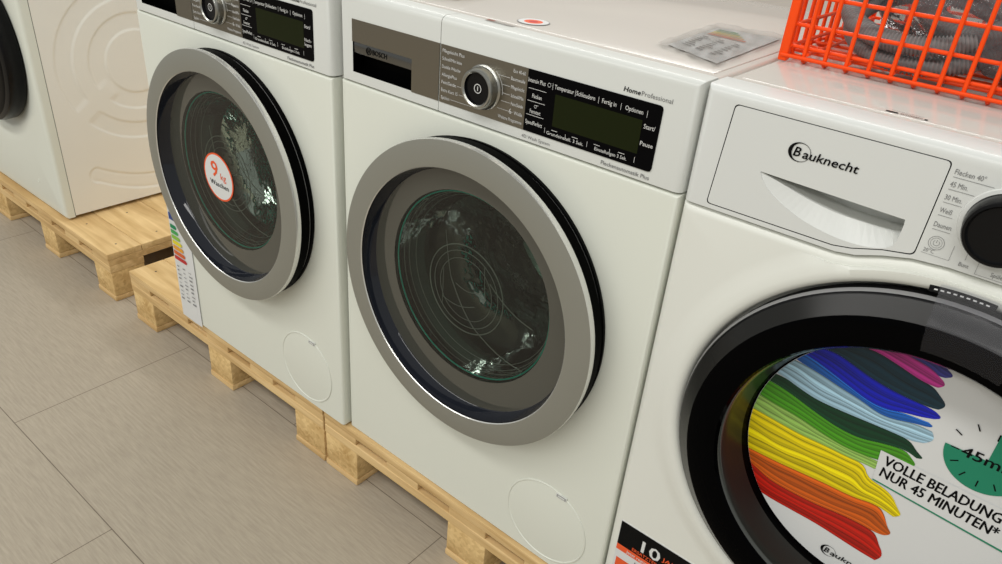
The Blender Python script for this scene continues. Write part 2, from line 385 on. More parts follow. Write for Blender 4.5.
# ================================================================ grey-ringed front loader
LEFT = ['Pflegeleicht Plus', 'Schnell/Mix leise', 'Dunkle Wäsche', 'AllergiePlus', 'Fein/Seide', 'Extra Kurz 15', 'Spülen']
RIGHT = ['Eco 40-60', 'Baumwolle', 'Pflegeleicht', 'Schnell/Mix', 'Fein/Seide', 'Wolle', 'Weitere Programme']
def bosch(x, label, start2, sticker=False, y=0.0):
    R_ = empty('washing_machine', (x, y, 0.150), label, 'washing machine', 'front loading washing machines on pallets')
    cz = 0.458; H = 0.3000
    side = lambda c: c.y < 0.001 and (abs(c.x) > H - 0.001 or c.z > 0.716) 
    # cabinet with round opening
    a = MB(); a.box(-H, H, 0.0225, 0.62, 0.012, 0.827, WHITE_SIDE, 0.002, 1)
    c = MB(); c.prism(circ(0, cz, 0.25, 64), -0.1, 0.45, DARKGAP); cut(a, c).build('cabinet', R_)
    a = MB(); a.box(-H, H, 0, 0.022, 0.006, 0.7165, WHITE, 0.006, 4, sel=side)
    c = MB(); c.prism(circ(0, cz, 0.215, 96), -0.1, 0.1, DARKGAP); cut(a, c).build('front_panel', R_)
    # service flap, lower right
    b = MB(); fx, fz = 0.188, 0.095
    b.lathe(fx, fz, [(0.0800, -0.0001), (0.0793, -0.0016), (0.0775, -0.0018), (0.0762, -0.0006), (0.0750, -0.0008), (0.0001, -0.0008)], WHITE, 96)
    f = b.build('service_flap', R_)
    b = MB(); b.prism(rrect(fx + 0.014, fx + 0.034, fz + 0.0685, fz + 0.0765, 0.001), -0.0024, -0.0005, WHITE_PL)
    b.prism(rrect(fx + 0.0155, fx + 0.0325, fz + 0.0700, fz + 0.0750, 0.0006), -0.0028, -0.0020, GREYPL)
    b.prism(rrect(fx + 0.0175, fx + 0.0308, fz + 0.0712, fz + 0.0738, 0.0005), -0.0031, -0.0020, WHITE_PL); b.build('flap_catch', f)
    # control fascia and detergent drawer
    fr = lambda c: (c.y < 0.001 and c.z > 0.849) or (c.y < 0.001 and c.x > H - 0.001)
    fl = lambda c: (c.y < 0.001 and c.z > 0.849) or (c.y < 0.001 and c.x < -H + 0.001)
    b = MB(); b.box(-0.0876, H, 0, 0.036, 0.7195, 0.850, WHITE_PL, 0.010, 4, sel=fr); fas = b.build('control_fascia', R_)
    a = MB(); a.box(-H, -0.0888, 0, 0.036, 0.7195, 0.850, WHITE_PL, 0.010, 4, sel=fl)
    c = MB(); c.box(-0.2705, -0.1425, -0.02, 0.030, 0.7345, 0.7805, BLACK); dr = cut(a, c).build('detergent_drawer', R_)
    b = MB(); b.loops([[(x, y, z) for x, z in ((-0.2702, 0.7348), (-0.1428, 0.7348), (-0.1428, 0.7802), (-0.2702, 0.7802))] for y in (0.0008, 0.0215)], BLACKRUB, smooth=False, capl=True); b.build('handle_recess', dr, 'black grip recess')
    b = MB(); b.prism([(-0.2705, 0.7805), (-0.1425, 0.7805), (-0.1425, 0.7335), (-0.0888, 0.7335), (-0.0888, 0.8135), (-0.2705, 0.8135)], -0.0010, 0.0002, PLATE); b.build('drawer_plate', dr)
    b = MB(); b.prism([(-0.2700, 0.7635), (-0.1430, 0.7635), (-0.1430, 0.7800), (-0.2700, 0.7800)], 0.0010, 0.012, CHROME_D, 0.0015, 2)
    b.text('BOSCH', -0.2270, 0.7680, 0.0110, INK_K, 0.0006, bold=0.02, width=0.031)
    b.ring(-0.2355, 0.0006, 0.7718, 0.0052, 0.0006, INK_K, 24, 4); b.bar(-0.2378, -0.2366, 0.7685, 0.7752, INK_K, 0.0006); b.bar(-0.2344, -0.2332, 0.7685, 0.7752, INK_K, 0.0006); b.bar(-0.2378, -0.2332, 0.7713, 0.7723, INK_K, 0.0006)
    b.build('drawer_handle', dr)
    b = MB(); b.prism([(-0.0864, 0.7335), (0.0655, 0.7335), (0.0655, 0.8135), (-0.0864, 0.8135)], -0.0010, 0.0002, PLATE); b.build('program_plate', fas)
    # programme names around the dial
    b = MB(); kx, kz = -0.0060, 0.7725; yt = -0.0014
    zs = [0.8035, 0.7930, 0.7820, 0.7710, 0.7605, 0.7495, 0.7390]
    for i, (l, r) in enumerate(zip(LEFT, RIGHT)):
        z = zs[i]; wl = [0.040, 0.036, 0.034, 0.028, 0.027, 0.031, 0.016][i]
        b.text(l, -0.0825, z, 0.0066, INK_W, yt, width=wl, bold=0.012)
        wr = [0.020, 0.023, 0.022, 0.021, 0.020, 0.014, 0.040][i]; b.text(r, 0.0625, z, 0.0066, INK_W, yt, 'R', width=wr, bold=0.012)
        dz = z + 0.002 - kz; xr = kx + math.sqrt(max(0.033 ** 2 - dz * dz, 0.0001))
        if i in (1, 2, 3, 4, 5): b.bar(xr, 0.0605 - wr, z + 0.0018, z + 0.0023, INK_W, yt)
        xl = kx - math.sqrt(max(0.033 ** 2 - dz * dz, 0.0001))
        if -0.0805 + wl < xl and i in (4, 5, 6): b.bar(-0.0805 + wl, xl, z + 0.0018, z + 0.0023, INK_W, yt)
    b.text('6', 0.0400, 0.7490, 0.0100, INK_W, yt)
    n = 30
    b.loops([[(kx + r * math.cos(math.radians(-5 + 60 * i / n)), yt, kz + r * math.sin(math.radians(-5 + 60 * i / n))) for i in range(n)] for r in (0.0325, 0.0331)], INK_W, closed=False)
    b.build('plate_lettering', fas)
    # display
    p = [(0.0660, 0.7335), (0.2530, 0.7335), (0.2566, 0.7345), (0.2580, 0.7380), (0.2590, 0.8095), (0.2576, 0.8125), (0.2540, 0.8135), (0.0660, 0.8135)]
    b = MB(); b.prism(p, -0.0012, 0.0002, DISPLAY); dp = b.build('display_panel', fas)
    b = MB(); b.prism(rrect(0.111, 0.236, 0.7505, 0.7915, 0.001), -0.0015, -0.0008, SCREEN); b.build('display_screen', dp)
    b = MB(); yt = -0.0019
    for t, xx, wd in (('Intensiv Plus', 0.0675, 0.027), ('Temperatur', 0.1070, 0.029), ('Schleudern', 0.1385, 0.027), ('Fertig in', 0.1740, 0.020), ('Optionen', 0.2050, 0.024)):
        b.text(t, 0.066 + (xx - 0.066) * 1.045, 0.7980, 0.0078, INK_W, yt, width=wd, bold=0.012)
    b.ring(0.1005, yt, 0.8005, 0.0024, 0.0003, INK_W, 16, 4)
    for xx in (0.1040, 0.1368, 0.1690, 0.1990, 0.2330): xx = 0.066 + (xx - 0.066) * 1.045; b.bar(xx, xx + 0.0005, 0.7960, 0.8040, INK_W, yt)
    for xx, zz in ((0.0690, 0.7900), (0.0690, 0.7740), (0.0690, 0.7560)): b.bar(xx, xx + 0.028, zz, zz + 0.0006, INK_W, yt)
    b.text('Flecken', 0.0760, 0.7790, 0.0075, INK_W, yt, width=0.015, bold=0.012); b.text('Fernstart', 0.0745, 0.7590, 0.0075, INK_W, yt, width=0.017, bold=0.012)
    b.ring(0.0825, yt, 0.7685, 0.0018, 0.0003, INK_W, 14, 4); b.bar(0.0835, 0.0870, 0.7700, 0.7706, INK_W, yt)
    b.text('SpeedPerfect', 0.0690, 0.7440, 0.0078, INK_W, yt, width=0.027, bold=0.015)
    for xx in (0.1005, 0.1330, 0.1660, 0.1990, 0.2340): b.bar(xx, xx + 0.0005, 0.7390, 0.7460, INK_W, yt)
    for xx in (0.1110, 0.1430, 0.1760, 0.2110): b.bar(xx, xx + 0.009, 0.7450, 0.7457, INK_W, yt)
    b.text('Grundeinstell. 3 Sek.', 0.1040, 0.7385, 0.0062, INK_W, yt, width=0.057, bold=0.012); b.text('Einstellungen 3 Sek.', 0.1780, 0.7385, 0.0062, INK_W, yt, width=0.046, bold=0.012)
    b.text('Start/', 0.2390, 0.7830, 0.0078, INK_W, yt, width=0.015, bold=0.012)
    for i, t in enumerate(start2): b.text(t, 0.2380, 0.7625 - i * 0.007, 0.0075, INK_W, yt, width=0.017, bold=0.012)
    b.build('display_lettering', dp)
    b = MB(); b.text('Home', 0.2045, 0.8185, 0.0080, INK_K, -0.0006, width=0.0225, bold=0.03, shear=0.15); b.text('Professional', 0.2285, 0.8185, 0.0080, INK_G, -0.0006, width=0.040)
    b.text('4D Wash System', 0.0640, 0.7235, 0.0062, INK_G, -0.0006, width=0.046); b.text('Fleckenautomatik Plus', 0.1890, 0.7235, 0.0072, INK_G, -0.0006, width=0.068, bold=0.01)
    b.build('fascia_lettering', fas)
    # dial
    b = MB(); b.lathe(kx, kz, [(0.0300, -0.0009), (0.0300, -0.0022), (0.0280, -0.0030), (0.0272, -0.0040), (0.0270, -0.0120), (0.0268, -0.0155), (0.0254, -0.0178), (0.0232, -0.0182), (0.0212, -0.0165)], CHROME, 64); kn = b.build('program_dial', fas)
    b = MB(); b.lathe(kx, kz, [(0.0212, -0.0165), (0.0200, -0.0130), (0.0001, -0.0120)], BLACK, 64); cp = b.build('dial_cap', fas)
    b = MB(); 
    b.loops([[(kx + r * math.cos(2 * PI * i / 40), -0.0134, kz + r * math.sin(2 * PI * i / 40)) for i in range(41)] for r in (0.0052, 0.0064)], INK_W, closed=False)
    b.bar(kx - 0.0007, kx + 0.0007, kz - 0.003, kz + 0.003, INK_W, -0.0134); b.build('power_symbol', fas)
    # door
    b = MB(); b.lathe(0, cz, [(0.222, -0.0005), (0.2395, -0.0012), (0.2415, -0.008), (0.2395, -0.0105), (0.2395, -0.0113), (0.2415, -0.0133), (0.2415, -0.030), (0.2385, -0.0325)], [BLACKRUB, BLACKRUB, BLACKRUB, GREYPL, BLACKRUB, BLACKRUB, BLACKRUB], 128)
    dor = b.build('door', R_)
    b = MB(); b.lathe(0, cz, [(0.2385, -0.0325), (0.2440, -0.0335), (0.2450, -0.0400), (0.2440, -0.0440), (0.2300, -0.0468), (0.2085, -0.0474), (0.2055, -0.0472), (0.2042, -0.0458), (0.2035, -0.0440)], [EDGE, EDGE, EDGE, RING, RING, RING, EDGE, BLACK], 128); b.build('door_ring', dor, 'silver grey door ring')
    b = MB(); b.lathe(0, cz, [(0.2035, -0.0440), (0.1985, -0.0225), (0.1970, -0.0208), (0.1560, -0.0212)], [BANDEDGE, BANDEDGE, BAND], 128)
    b.lathe(0, cz, [(0.1560, -0.0208), (0.1550, -0.008), (0.158, 0.0), (0.19, 0.018)], BLACK, 96); shift_in(b, cz); b.build('door_surround', dor, 'dark smoked rim around the clear glass')
    b = MB(); b.lathe(0, cz, [(0.1560, -0.0212), (0.10, -0.0218), (0.0001, -0.0220)], GLASS, 96); shift_in(b, cz); b.build('door_glass', dor)
    b = MB(); b.lathe(0, cz, [(0.1545, -0.0140), (0.1520, -0.0050), (0.1450, 0.0250), (0.1300, 0.0500), (0.1000, 0.0620), (0.0780, 0.0625), (0.0001, 0.0635)], BOWL, 96); shift_in(b, cz)
    for rr, yy_ in ((0.1485, -0.006), (0.1455, 0.002), (0.1400, 0.012)): b.ring(0.003, yy_, cz + 0.011, rr, 0.0004, PALE_LINE)  # thin pale rings painted in as glints along the bowl's glass edge
    ym = -0.0190; cz0 = cz; cz = cz + 0.008
    for rr, wv in ((0.0740, 0.0009), (0.0640, 0.0006), (0.0520, 0.0005)): b.ring(0, ym, cz, rr, wv, PALE_LINE)
    # thin pale lines laid just behind the door glass
    for p0, p1, rr in (((-0.045, 0.085), (-0.030, 0.010), 0.0006), ((-0.030, 0.010), (0.022, -0.060), 0.0009), ((0.022, -0.060), (0.120, -0.090), 0.0008), ((-0.020, 0.004), (0.034, 0.010), 0.0006), ((-0.046, -0.030), (0.020, -0.022), 0.0007), ((0.034, 0.055), (0.040, 0.000), 0.0006), ((-0.046, 0.020), (-0.046, -0.045), 0.0005), ((0.046, 0.030), (0.130, -0.010), 0.0008)):
        b.tube([(p0[0] + (p1[0] - p0[0]) * t / 6, ym, cz + p0[1] + (p1[1] - p0[1]) * t / 6 - 0.008 * math.sin(PI * t / 6)) for t in range(7)], rr, PALE_LINE, 6)
    b.build('glass_bowl', dor); cz = cz0
    b = MB(); b.ring(0.003, -0.0150, cz + 0.011, 0.1528, 0.0013, GLASS_TEAL, 96); b.build('glass_rim', dor, 'teal edge of the glass bowl')
    gasket(R_, cz, 0.150); drum(R_, cz, 0.150); lid(R_, H, 0.0365, 0.63); feet(R_)
    if sticker:
        b = MB(); sx, sz, y = -0.026, cz - 0.006, -0.0232
        b.lathe(sx, sz, [(0.0490, y + 0.0008), (0.0490, y), (0.0455, y)], ORANGE_INK, 48); b.lathe(sx, sz, [(0.0455, y), (0.0001, y)], PAPER, 48)
        b.text('9', sx - 0.022, sz - 0.001, 0.046, ORANGE_INK, y - 0.0004, width=0.022, bold=0.03); b.text('kg', sx + 0.008, sz - 0.002, 0.019, ORANGE_INK, y - 0.0004, width=0.018, bold=0.015)
        b.text('Waschen', sx + 0.001, sz - 0.020, 0.0150, INK_K, y - 0.0004, 'C', width=0.062, bold=0.02)
        b.build('load_sticker', dor, 'round white sticker with orange rim reading 9 kg Waschen')
        # energy label sheet hanging down the front
        b = MB(); x0, x1, z0, z1 = -0.2965, -0.2120, -0.0, 0.43; y = -0.0022
        n = 14; L = []
        for i in range(n + 1):
            z = z0 + (z1 - z0) * i / n; L.append([(x0, y + 0.0006, z), (x0 + 0.03, y - 0.0006 * math.sin(i), z), (x1 - 0.03, y - 0.0006 * math.cos(i * 1.3), z), (x1, y + 0.0004, z)])
        b.loops(L, PAPER, closed=False); y = -0.0036
        b.bar(x0 + 0.006, x0 + 0.030, 0.262, 0.280, mat('label_blue', (0.02, 0.05, 0.22), 0.5), y)
        cols = [(0.0, 0.22, 0.08), (0.05, 0.35, 0.08), (0.25, 0.5, 0.05), (0.75, 0.65, 0.02), (0.75, 0.33, 0.02), (0.65, 0.12, 0.02), (0.5, 0.02, 0.02)]
        for i, cc in enumerate(cols):
            mm = mat('label_scale', cc, 0.5); zt = 0.250 - i * 0.0135; ln = 0.022 + 0.0042 * i
            b.poly([(x0 + 0.006, y, zt - 0.010), (x0 + 0.006 + ln, y, zt - 0.010), (x0 + 0.011 + ln, y, zt - 0.005), (x0 + 0.006 + ln, y, zt), (x0 + 0.006, y, zt)], mm)
        rnd = random.Random(3)
        for i in range(9):
            zt = 0.140 - i * 0.011
            for k in range(3):
                xa = x0 + 0.010 + k * 0.024; b.bar(xa, xa + rnd.uniform(0.006, 0.014), zt, zt + rnd.uniform(0.0012, 0.004), INK_G, y)
        b.build('energy_label', R_, 'white energy label sheet with green to red scale')
    return R_
bosch(0.3000, 'middle washing machine with silver door ring, clear glass and no sticker', ['Pause'])
bosch(-0.3060, 'washing machine with a round 9 kg sticker on its silver-ringed door', ['Nach-', 'legen'], sticker=True, y=-0.013)

# ================================================================ black-doored machine with poster
KH = 0.3080
SEAM = [(-KH, 0.7130), (-0.132, 0.7140), (-0.112, 0.7175), (-0.088, 0.7265), (-0.062, 0.7335), (-0.030, 0.7365)]
def seam(i, dz=0.0):
    l = [(x if x > -KH + 0.001 else -KH + i, z - dz) for x, z in SEAM]
    return l + [(-x, z) for x, z in reversed(l)]
def kpoly(i): return [(-KH + i, 0.008 + i)] + seam(i, i) + [(KH - i, 0.008 + i)]
def kfront(m, cz, prof, yb=0.022):
    polys = [kpoly(i) for i in (0.0, 0.003, 0.010)]; c = (0, cz); A = angles(144, c, polys[0], polys[2])
    L = []
    for r, y in prof: L.append([(min(r, ray(polys[2], c, a) - 0.0005) * math.cos(a), y, cz + min(r, ray(polys[2], c, a) - 0.0005) * math.sin(a)) for a in A])
    for i, y in ((0.010, 0.0), (0.007, 0.0005), (0.003, 0.003), (0.0006, 0.0065), (0.0, 0.010), (0.0, yb)):
        P = kpoly(i); L.append([(ray(P, c, a) * math.cos(a), y, cz + ray(P, c, a) * math.sin(a)) for a in A])
    b = MB(); b.loops(L, m); return b
def black_door(root, cz, R=0.247):
    k = R / 0.251
    b = MB(); b.lathe(0, cz, [(0.236 * k, 0.018), (0.2500 * k, 0.010), (0.2512 * k, -0.006), (0.2490 * k, -0.0115), (0.2465 * k, -0.0135), (0.2290 * k, -0.0290)], [BLACK, BLACK, GREYPL, BLACK, DOORBEV], 128); d = b.build('door', root)
    b = MB(); b.lathe(0, cz, [(0.2290 * k, -0.0290), (0.2260 * k, -0.0305), (0.2000 * k, -0.0290), (0.1930 * k, -0.0270), (0.1900 * k, -0.0220)], BLACKGL, 128); b.build('door_trim', d, 'glossy black inner ring')
    b = MB(); b.lathe(0, cz, [(0.1900 * k, -0.0220), (0.1870 * k, -0.0180), (0.1850 * k, -0.005), (0.1765 * k, 0.020), (0.1730 * k, 0.0330), (0.1700 * k, 0.036), (0.0001, 0.037)], [EDGE_D, DOORIN, DOORIN, BLACKGL, BLACKGL, BLACK], 128); b.build('door_bowl', d)
    return d
DOORBEV = mat('door_bevel_grey', (0.014, 0.014, 0.013), 0.25, spec=0.25)
DOORIN = mat('door_inner_grey', (0.014, 0.015, 0.013), 0.30, spec=0.40)
EDGE_D = mat('door_inner_trim', (0.05, 0.055, 0.05), 0.12, spec=0.9)

def srgb(*c): return tuple((v / 255 / 12.92) if v / 255 <= 0.04045 else ((v / 255 + 0.055) / 1.055) ** 2.4 for v in c)
BANDS=[
('violet',[(-0.0747, 0.1633), (-0.0576, 0.1704), (-0.0441, 0.1726), (-0.0285, 0.1746), (-0.0148, 0.1742), (-0.0023, 0.1704), (0.0055, 0.1642)],[(-0.0754, 0.1615), (-0.0561, 0.166), (-0.0416, 0.1649), (-0.0242, 0.1619), (-0.0096, 0.1591), (-0.0008, 0.1533), (0.0055, 0.1544)]),
('magenta',[(-0.0918, 0.1542), (-0.0743, 0.162), (-0.0561, 0.166), (-0.0416, 0.1649), (-0.0242, 0.1619), (-0.0096, 0.1591), (0.0011, 0.1529)],[(-0.0998, 0.1471), (-0.0809, 0.1516), (-0.0617, 0.1531), (-0.0356, 0.1468), (-0.0149, 0.141), (-0.0007, 0.1397), (0.0036, 0.1405)]),
('teal',[(-0.1135, 0.1408), (-0.0998, 0.1471), (-0.0809, 0.1516), (-0.0617, 0.1531), (-0.0356, 0.1468), (-0.0149, 0.141), (-0.0007, 0.1397), (0.0094, 0.1315)],[(-0.1134, 0.1313), (-0.0977, 0.1314), (-0.0779, 0.1257), (-0.0611, 0.1204), (-0.0375, 0.1159), (-0.0153, 0.1142), (0.0035, 0.114), (0.0121, 0.1159)]),
('blue',[(-0.1337, 0.1275), (-0.1134, 0.1313), (-0.0977, 0.1314), (-0.0779, 0.1257), (-0.0611, 0.1204), (-0.0375, 0.1159), (-0.0153, 0.1142), (0.0035, 0.114), (0.0111, 0.1122)],[(-0.1356, 0.1151), (-0.1213, 0.1126), (-0.0977, 0.1054), (-0.0773, 0.0985), (-0.0515, 0.09), (-0.0316, 0.0901), (-0.0184, 0.0947), (0.0016, 0.0991), (0.0124, 0.1031)]),
('mid',[(-0.1481, 0.1103), (-0.1356, 0.1151), (-0.1213, 0.1126), (-0.0977, 0.1054), (-0.0773, 0.0985), (-0.0515, 0.09), (-0.0316, 0.0901), (-0.0184, 0.0947), (0.009, 0.0965)],[(-0.1436, 0.1043), (-0.1331, 0.1015), (-0.1088, 0.0978), (-0.0831, 0.0919), (-0.061, 0.0878), (-0.0386, 0.081), (-0.0238, 0.0815), (-0.0063, 0.0872), (0.0082, 0.0902)]),
('light',[(-0.1539, 0.1006), (-0.1331, 0.1015), (-0.1088, 0.0978), (-0.0831, 0.0919), (-0.061, 0.0878), (-0.0386, 0.081), (-0.0238, 0.0815), (-0.0019, 0.0883), (0.0156, 0.0876)],[(-0.1641, 0.0747), (-0.1465, 0.0739), (-0.1279, 0.0685), (-0.1041, 0.063), (-0.0743, 0.0632), (-0.0435, 0.0646), (-0.0138, 0.0659), (0.0011, 0.0652), (0.0128, 0.0694)]),
('dkgreen',[(-0.1718, 0.0706), (-0.1465, 0.0739), (-0.1279, 0.0685), (-0.1041, 0.063), (-0.0743, 0.0632), (-0.0435, 0.0646), (-0.0138, 0.0659), (0.0011, 0.0652), (0.0125, 0.054)],[(-0.1664, 0.0612), (-0.1482, 0.059), (-0.1298, 0.0552), (-0.1021, 0.0467), (-0.0726, 0.0398), (-0.0458, 0.039), (-0.0226, 0.0468), (0.0008, 0.0515), (0.013, 0.0475)]),
('green',[(-0.1754, 0.0616), (-0.1482, 0.059), (-0.1298, 0.0552), (-0.1021, 0.0467), (-0.0726, 0.0398), (-0.0458, 0.039), (-0.0226, 0.0468), (0.0008, 0.0515), (0.0099, 0.0438)],[(-0.1749, 0.0368), (-0.1559, 0.0332), (-0.1405, 0.0312), (-0.1139, 0.029), (-0.0838, 0.0222), (-0.0554, 0.0186), (-0.0345, 0.0197), (-0.0104, 0.025), (0.0084, 0.0323)]),
('ltgreen',[(-0.178, 0.0369), (-0.1559, 0.0332), (-0.1405, 0.0312), (-0.1139, 0.029), (-0.0838, 0.0222), (-0.0554, 0.0186), (-0.0297, 0.021), (-0.0193, 0.0208)],[(-0.178, 0.013), (-0.156, 0.0111), (-0.1345, 0.0092), (-0.1048, 0.0072), (-0.0769, 0.0084), (-0.0495, 0.008), (-0.0312, 0.0092), (-0.0207, 0.0091)]),
('yellow',[(-0.178, 0.013), (-0.156, 0.0111), (-0.1345, 0.0092), (-0.1048, 0.0072), (-0.0769, 0.0084), (-0.0495, 0.008), (-0.0312, 0.0092), (-0.0227, -0.0066), (-0.0046, -0.009), (0.0087, -0.015), (0.0174, -0.0271)],[(-0.1646, -0.0483), (-0.1473, -0.048), (-0.1201, -0.0475), (-0.0911, -0.0452), (-0.0599, -0.0429), (-0.0293, -0.0424), (-0.0073, -0.0369), (0.0049, -0.0385), (0.0172, -0.041)]),
('orange',[(-0.1646, -0.0483), (-0.1473, -0.048), (-0.1201, -0.0475), (-0.0911, -0.0452), (-0.0599, -0.0429), (-0.0293, -0.0424), (-0.0073, -0.0369), (0.0049, -0.0385), (0.0168, -0.0592)],[(-0.1598, -0.0673), (-0.1408, -0.0725), (-0.1216, -0.0795), (-0.0943, -0.0804), (-0.0619, -0.0792), (-0.0317, -0.0744), (-0.0076, -0.0736), (0.0078, -0.0748), (0.0159, -0.0728)]),
('red',[(-0.1527, -0.0671), (-0.1408, -0.0725), (-0.1216, -0.0795), (-0.0943, -0.0804), (-0.0619, -0.0792), (-0.0317, -0.0744), (-0.0076, -0.0736), (0.0078, -0.0748), (0.0169, -0.0896)],[(-0.1362, -0.1033), (-0.1178, -0.1063), (-0.0869, -0.1067), (-0.0538, -0.1069), (-0.0207, -0.1107), (0.0018, -0.1131), (0.0193, -0.1138)]),
]
BCOL = {'violet': (62, 62, 150), 'magenta': (186, 50, 138), 'teal': (14, 52, 68), 'blue': (14, 26, 178), 'mid': (28, 106, 205), 'light': (168, 206, 226), 'dkgreen': (6, 62, 36), 'green': (72, 150, 26), 'ltgreen': (150, 192, 92), 'yellow': (238, 214, 0), 'orange': (214, 96, 20), 'red': (190, 26, 10)}
def clip_circle(pts, R, n=96):
    out = list(pts)
    for i in range(n):
        a = 2 * PI * (i + 0.5) / n; nx, nz = math.cos(a), math.sin(a); d = R * math.cos(PI / n) + 0.007 * nz; q = []
        for j in range(len(out)):
            p, s = out[j - 1], out[j]; dp = p[0] * nx + p[1] * nz - d; ds = s[0] * nx + s[1] * nz - d
            if ds <= 0:
                if dp > 0: t = dp / (dp - ds); q.append((p[0] + (s[0] - p[0]) * t, p[1] + (s[1] - p[1]) * t))
                q.append(s)
            elif dp <= 0: t = dp / (dp - ds); q.append((p[0] + (s[0] - p[0]) * t, p[1] + (s[1] - p[1]) * t))
        out = q
        if len(out) < 3: return []
    return out
def resample(c, n):
    c = chaikin(c, 2); d = [0]
    for a, b_ in zip(c, c[1:]): d.append(d[-1] + math.dist(a, b_))
    o = []; k = 0
    for i in range(n + 1):
        t = d[-1] * i / n
        while k < len(d) - 2 and d[k + 1] < t: k += 1
        u = (t - d[k]) / max(d[k + 1] - d[k], 1e-9); o.append((c[k][0] + (c[k + 1][0] - c[k][0]) * u, c[k][1] + (c[k + 1][1] - c[k][1]) * u))
    return o
def poster(root, door, cz):
    Y = 0.030; RR = 0.1690; pc = cz; cz = 0.456; DZ = pc - cz
    b = MB(); b.lathe(0, pc, [(0.1694, Y + 0.001), (0.1694, Y), (0.0001, Y)], PAPER, 96); po = b.build('poster_card', door, 'round card printed with a rainbow stack of folded cloths')
    b = MB(); rnd = random.Random(5); N = 40
    SUB = {'yellow': 6, 'orange': 5, 'red': 5, 'light': 4, 'violet': 3, 'magenta': 3, 'teal': 3, 'blue': 4, 'mid': 3, 'dkgreen': 3, 'green': 4, 'ltgreen': 3}
    for bi, (name, top, bot) in enumerate(BANDS):
        T, B = resample(top, N), resample(bot, N); base = BCOL[name]; K = SUB[name] * 5
        yy = Y - 0.0003 - 0.00002 * bi
        ph = rnd.uniform(0, 6); amp = 0.25 / SUB[name]
        cuts = [0.0]
        for q_ in range(SUB[name]): cuts.append(cuts[-1] + rnd.uniform(0.55, 1.5))
        cuts = [c_ / cuts[-1] for c_ in cuts]; wob = [(rnd.uniform(4, 11), rnd.uniform(0, 6), rnd.uniform(0.05, 0.16)) for _ in cuts]
        def P(i, t):
            j = i / N; fr, p0, am = wob[0]; fade = math.sin(PI * t) * min(1, (1 - j) * 6 + 0.25)
            tt = t + 0.5 * am * (math.sin(j * fr + p0 + t * 4) + 0.6 * math.sin(j * 2.3 * fr + 2 * p0 - t * 9)) * fade / SUB[name] * 2.2
            tt = min(1, max(0, tt))
            x = T[i][0] + (B[i][0] - T[i][0]) * tt; z = T[i][1] + (B[i][1] - T[i][1]) * tt
            g = max(0, (j - 0.9) / 0.1); x += g * 0.0055 * math.sin(PI * t)
            return (x, z)
        ts = []
        for f_ in range(SUB[name]):
            a0, a1 = cuts[f_], cuts[f_ + 1]; fb = rnd.uniform(0.84, 1.08)
            ts += [(a0, a0 + 0.10 * (a1 - a0), fb * 0.62), (a0 + 0.10 * (a1 - a0), a0 + 0.25 * (a1 - a0), fb * 0.88), (a0 + 0.25 * (a1 - a0), a0 + 0.62 * (a1 - a0), fb * 1.05), (a0 + 0.62 * (a1 - a0), a1, fb * 0.92)]
        for t0_, t1_, sh in ts:
            for i in range(N):
                s_ = sh if i < N * 0.86 or sh > 0.7 * 1 else sh + (0.8 - sh) * (i / N - 0.86) / 0.14
                col = srgb(*[min(255, v * s_) for v in base])
                q = clip_circle([P(i, t0_), P(i + 1, t0_), P(i + 1, t1_), P(i, t1_)], RR)
                if len(q) >= 3: b.poly([(x, yy, cz + z) for x, z in q], PRINT, col)
    b.build('cloth_print', door)
    b = MB()
    # dial showing three quarters of an hour
    px, pz, pr = 0.0720, 0.0823, 0.0410; y = Y - 0.0008
    q = [(px, pz)] + [(px + pr * math.cos(a), pz + pr * math.sin(a)) for a in [PI + 1.5 * PI * i / 60 for i in range(61)]]
    q = clip_circle(q, RR) if False else q
    tri = [(q[0], q[i], q[i + 1]) for i in range(1, len(q) - 1)]
    for t in tri:
        c = clip_circle(list(t), RR)
        if len(c) >= 3: b.poly([(x, y, cz + z) for x, z in c], GREEN_INK)
    y -= 0.0003
    for k in range(12):
        a = 2 * PI * k / 12 + 0.02; r0, r1 = pr * 0.66, pr * 0.86; wv = 0.0007
        if k in (4, 5): r0, r1 = pr * 0.85, pr * 1.05
        c = [(px + r * math.cos(a) + s * wv * -math.sin(a), pz + r * math.sin(a) + s * wv * math.cos(a)) for r, s in ((r0, -1), (r1, -1), (r1, 1), (r0, 1))]
        c = clip_circle(c, RR)
        if len(c) >= 3: b.poly([(x, y, cz + z) for x, z in c], INK_K)
    b.text('45min', 0.0475, cz + 0.0765, 0.0175, INK_K, y, width=0.052, bold=0.03)
    # text banner
    y = Y - 0.0011; c = clip_circle([(-0.0215, 0.0375), (-0.0175, -0.0045), (0.1690, -0.0170), (0.1690, 0.0335)], RR); b.poly([(x, y, cz + z) for x, z in c], PAPER)
    c = clip_circle([(-0.0175, -0.0035), (-0.0175, -0.0055), (0.1690, -0.0200), (0.1690, -0.0175)], RR); b.poly([(x, y - 0.0001, cz + z) for x, z in c], GREEN_INK)
    b.text('VOLLE BELADUNG', -0.0140, cz + 0.0210, 0.0190, INK_K, y - 0.0003, width=0.121, bold=0.040, rot=-0.035)
    b.text('NUR 45 MINUTEN*', -0.0130, cz + 0.0045, 0.0190, INK_K, y - 0.0003, width=0.123, bold=0.040, rot=-0.055)
    logo(b, -0.0345, cz - 0.1405, 0.0105, y, 0.052, small=True)
    b.build('poster_lettering', door)
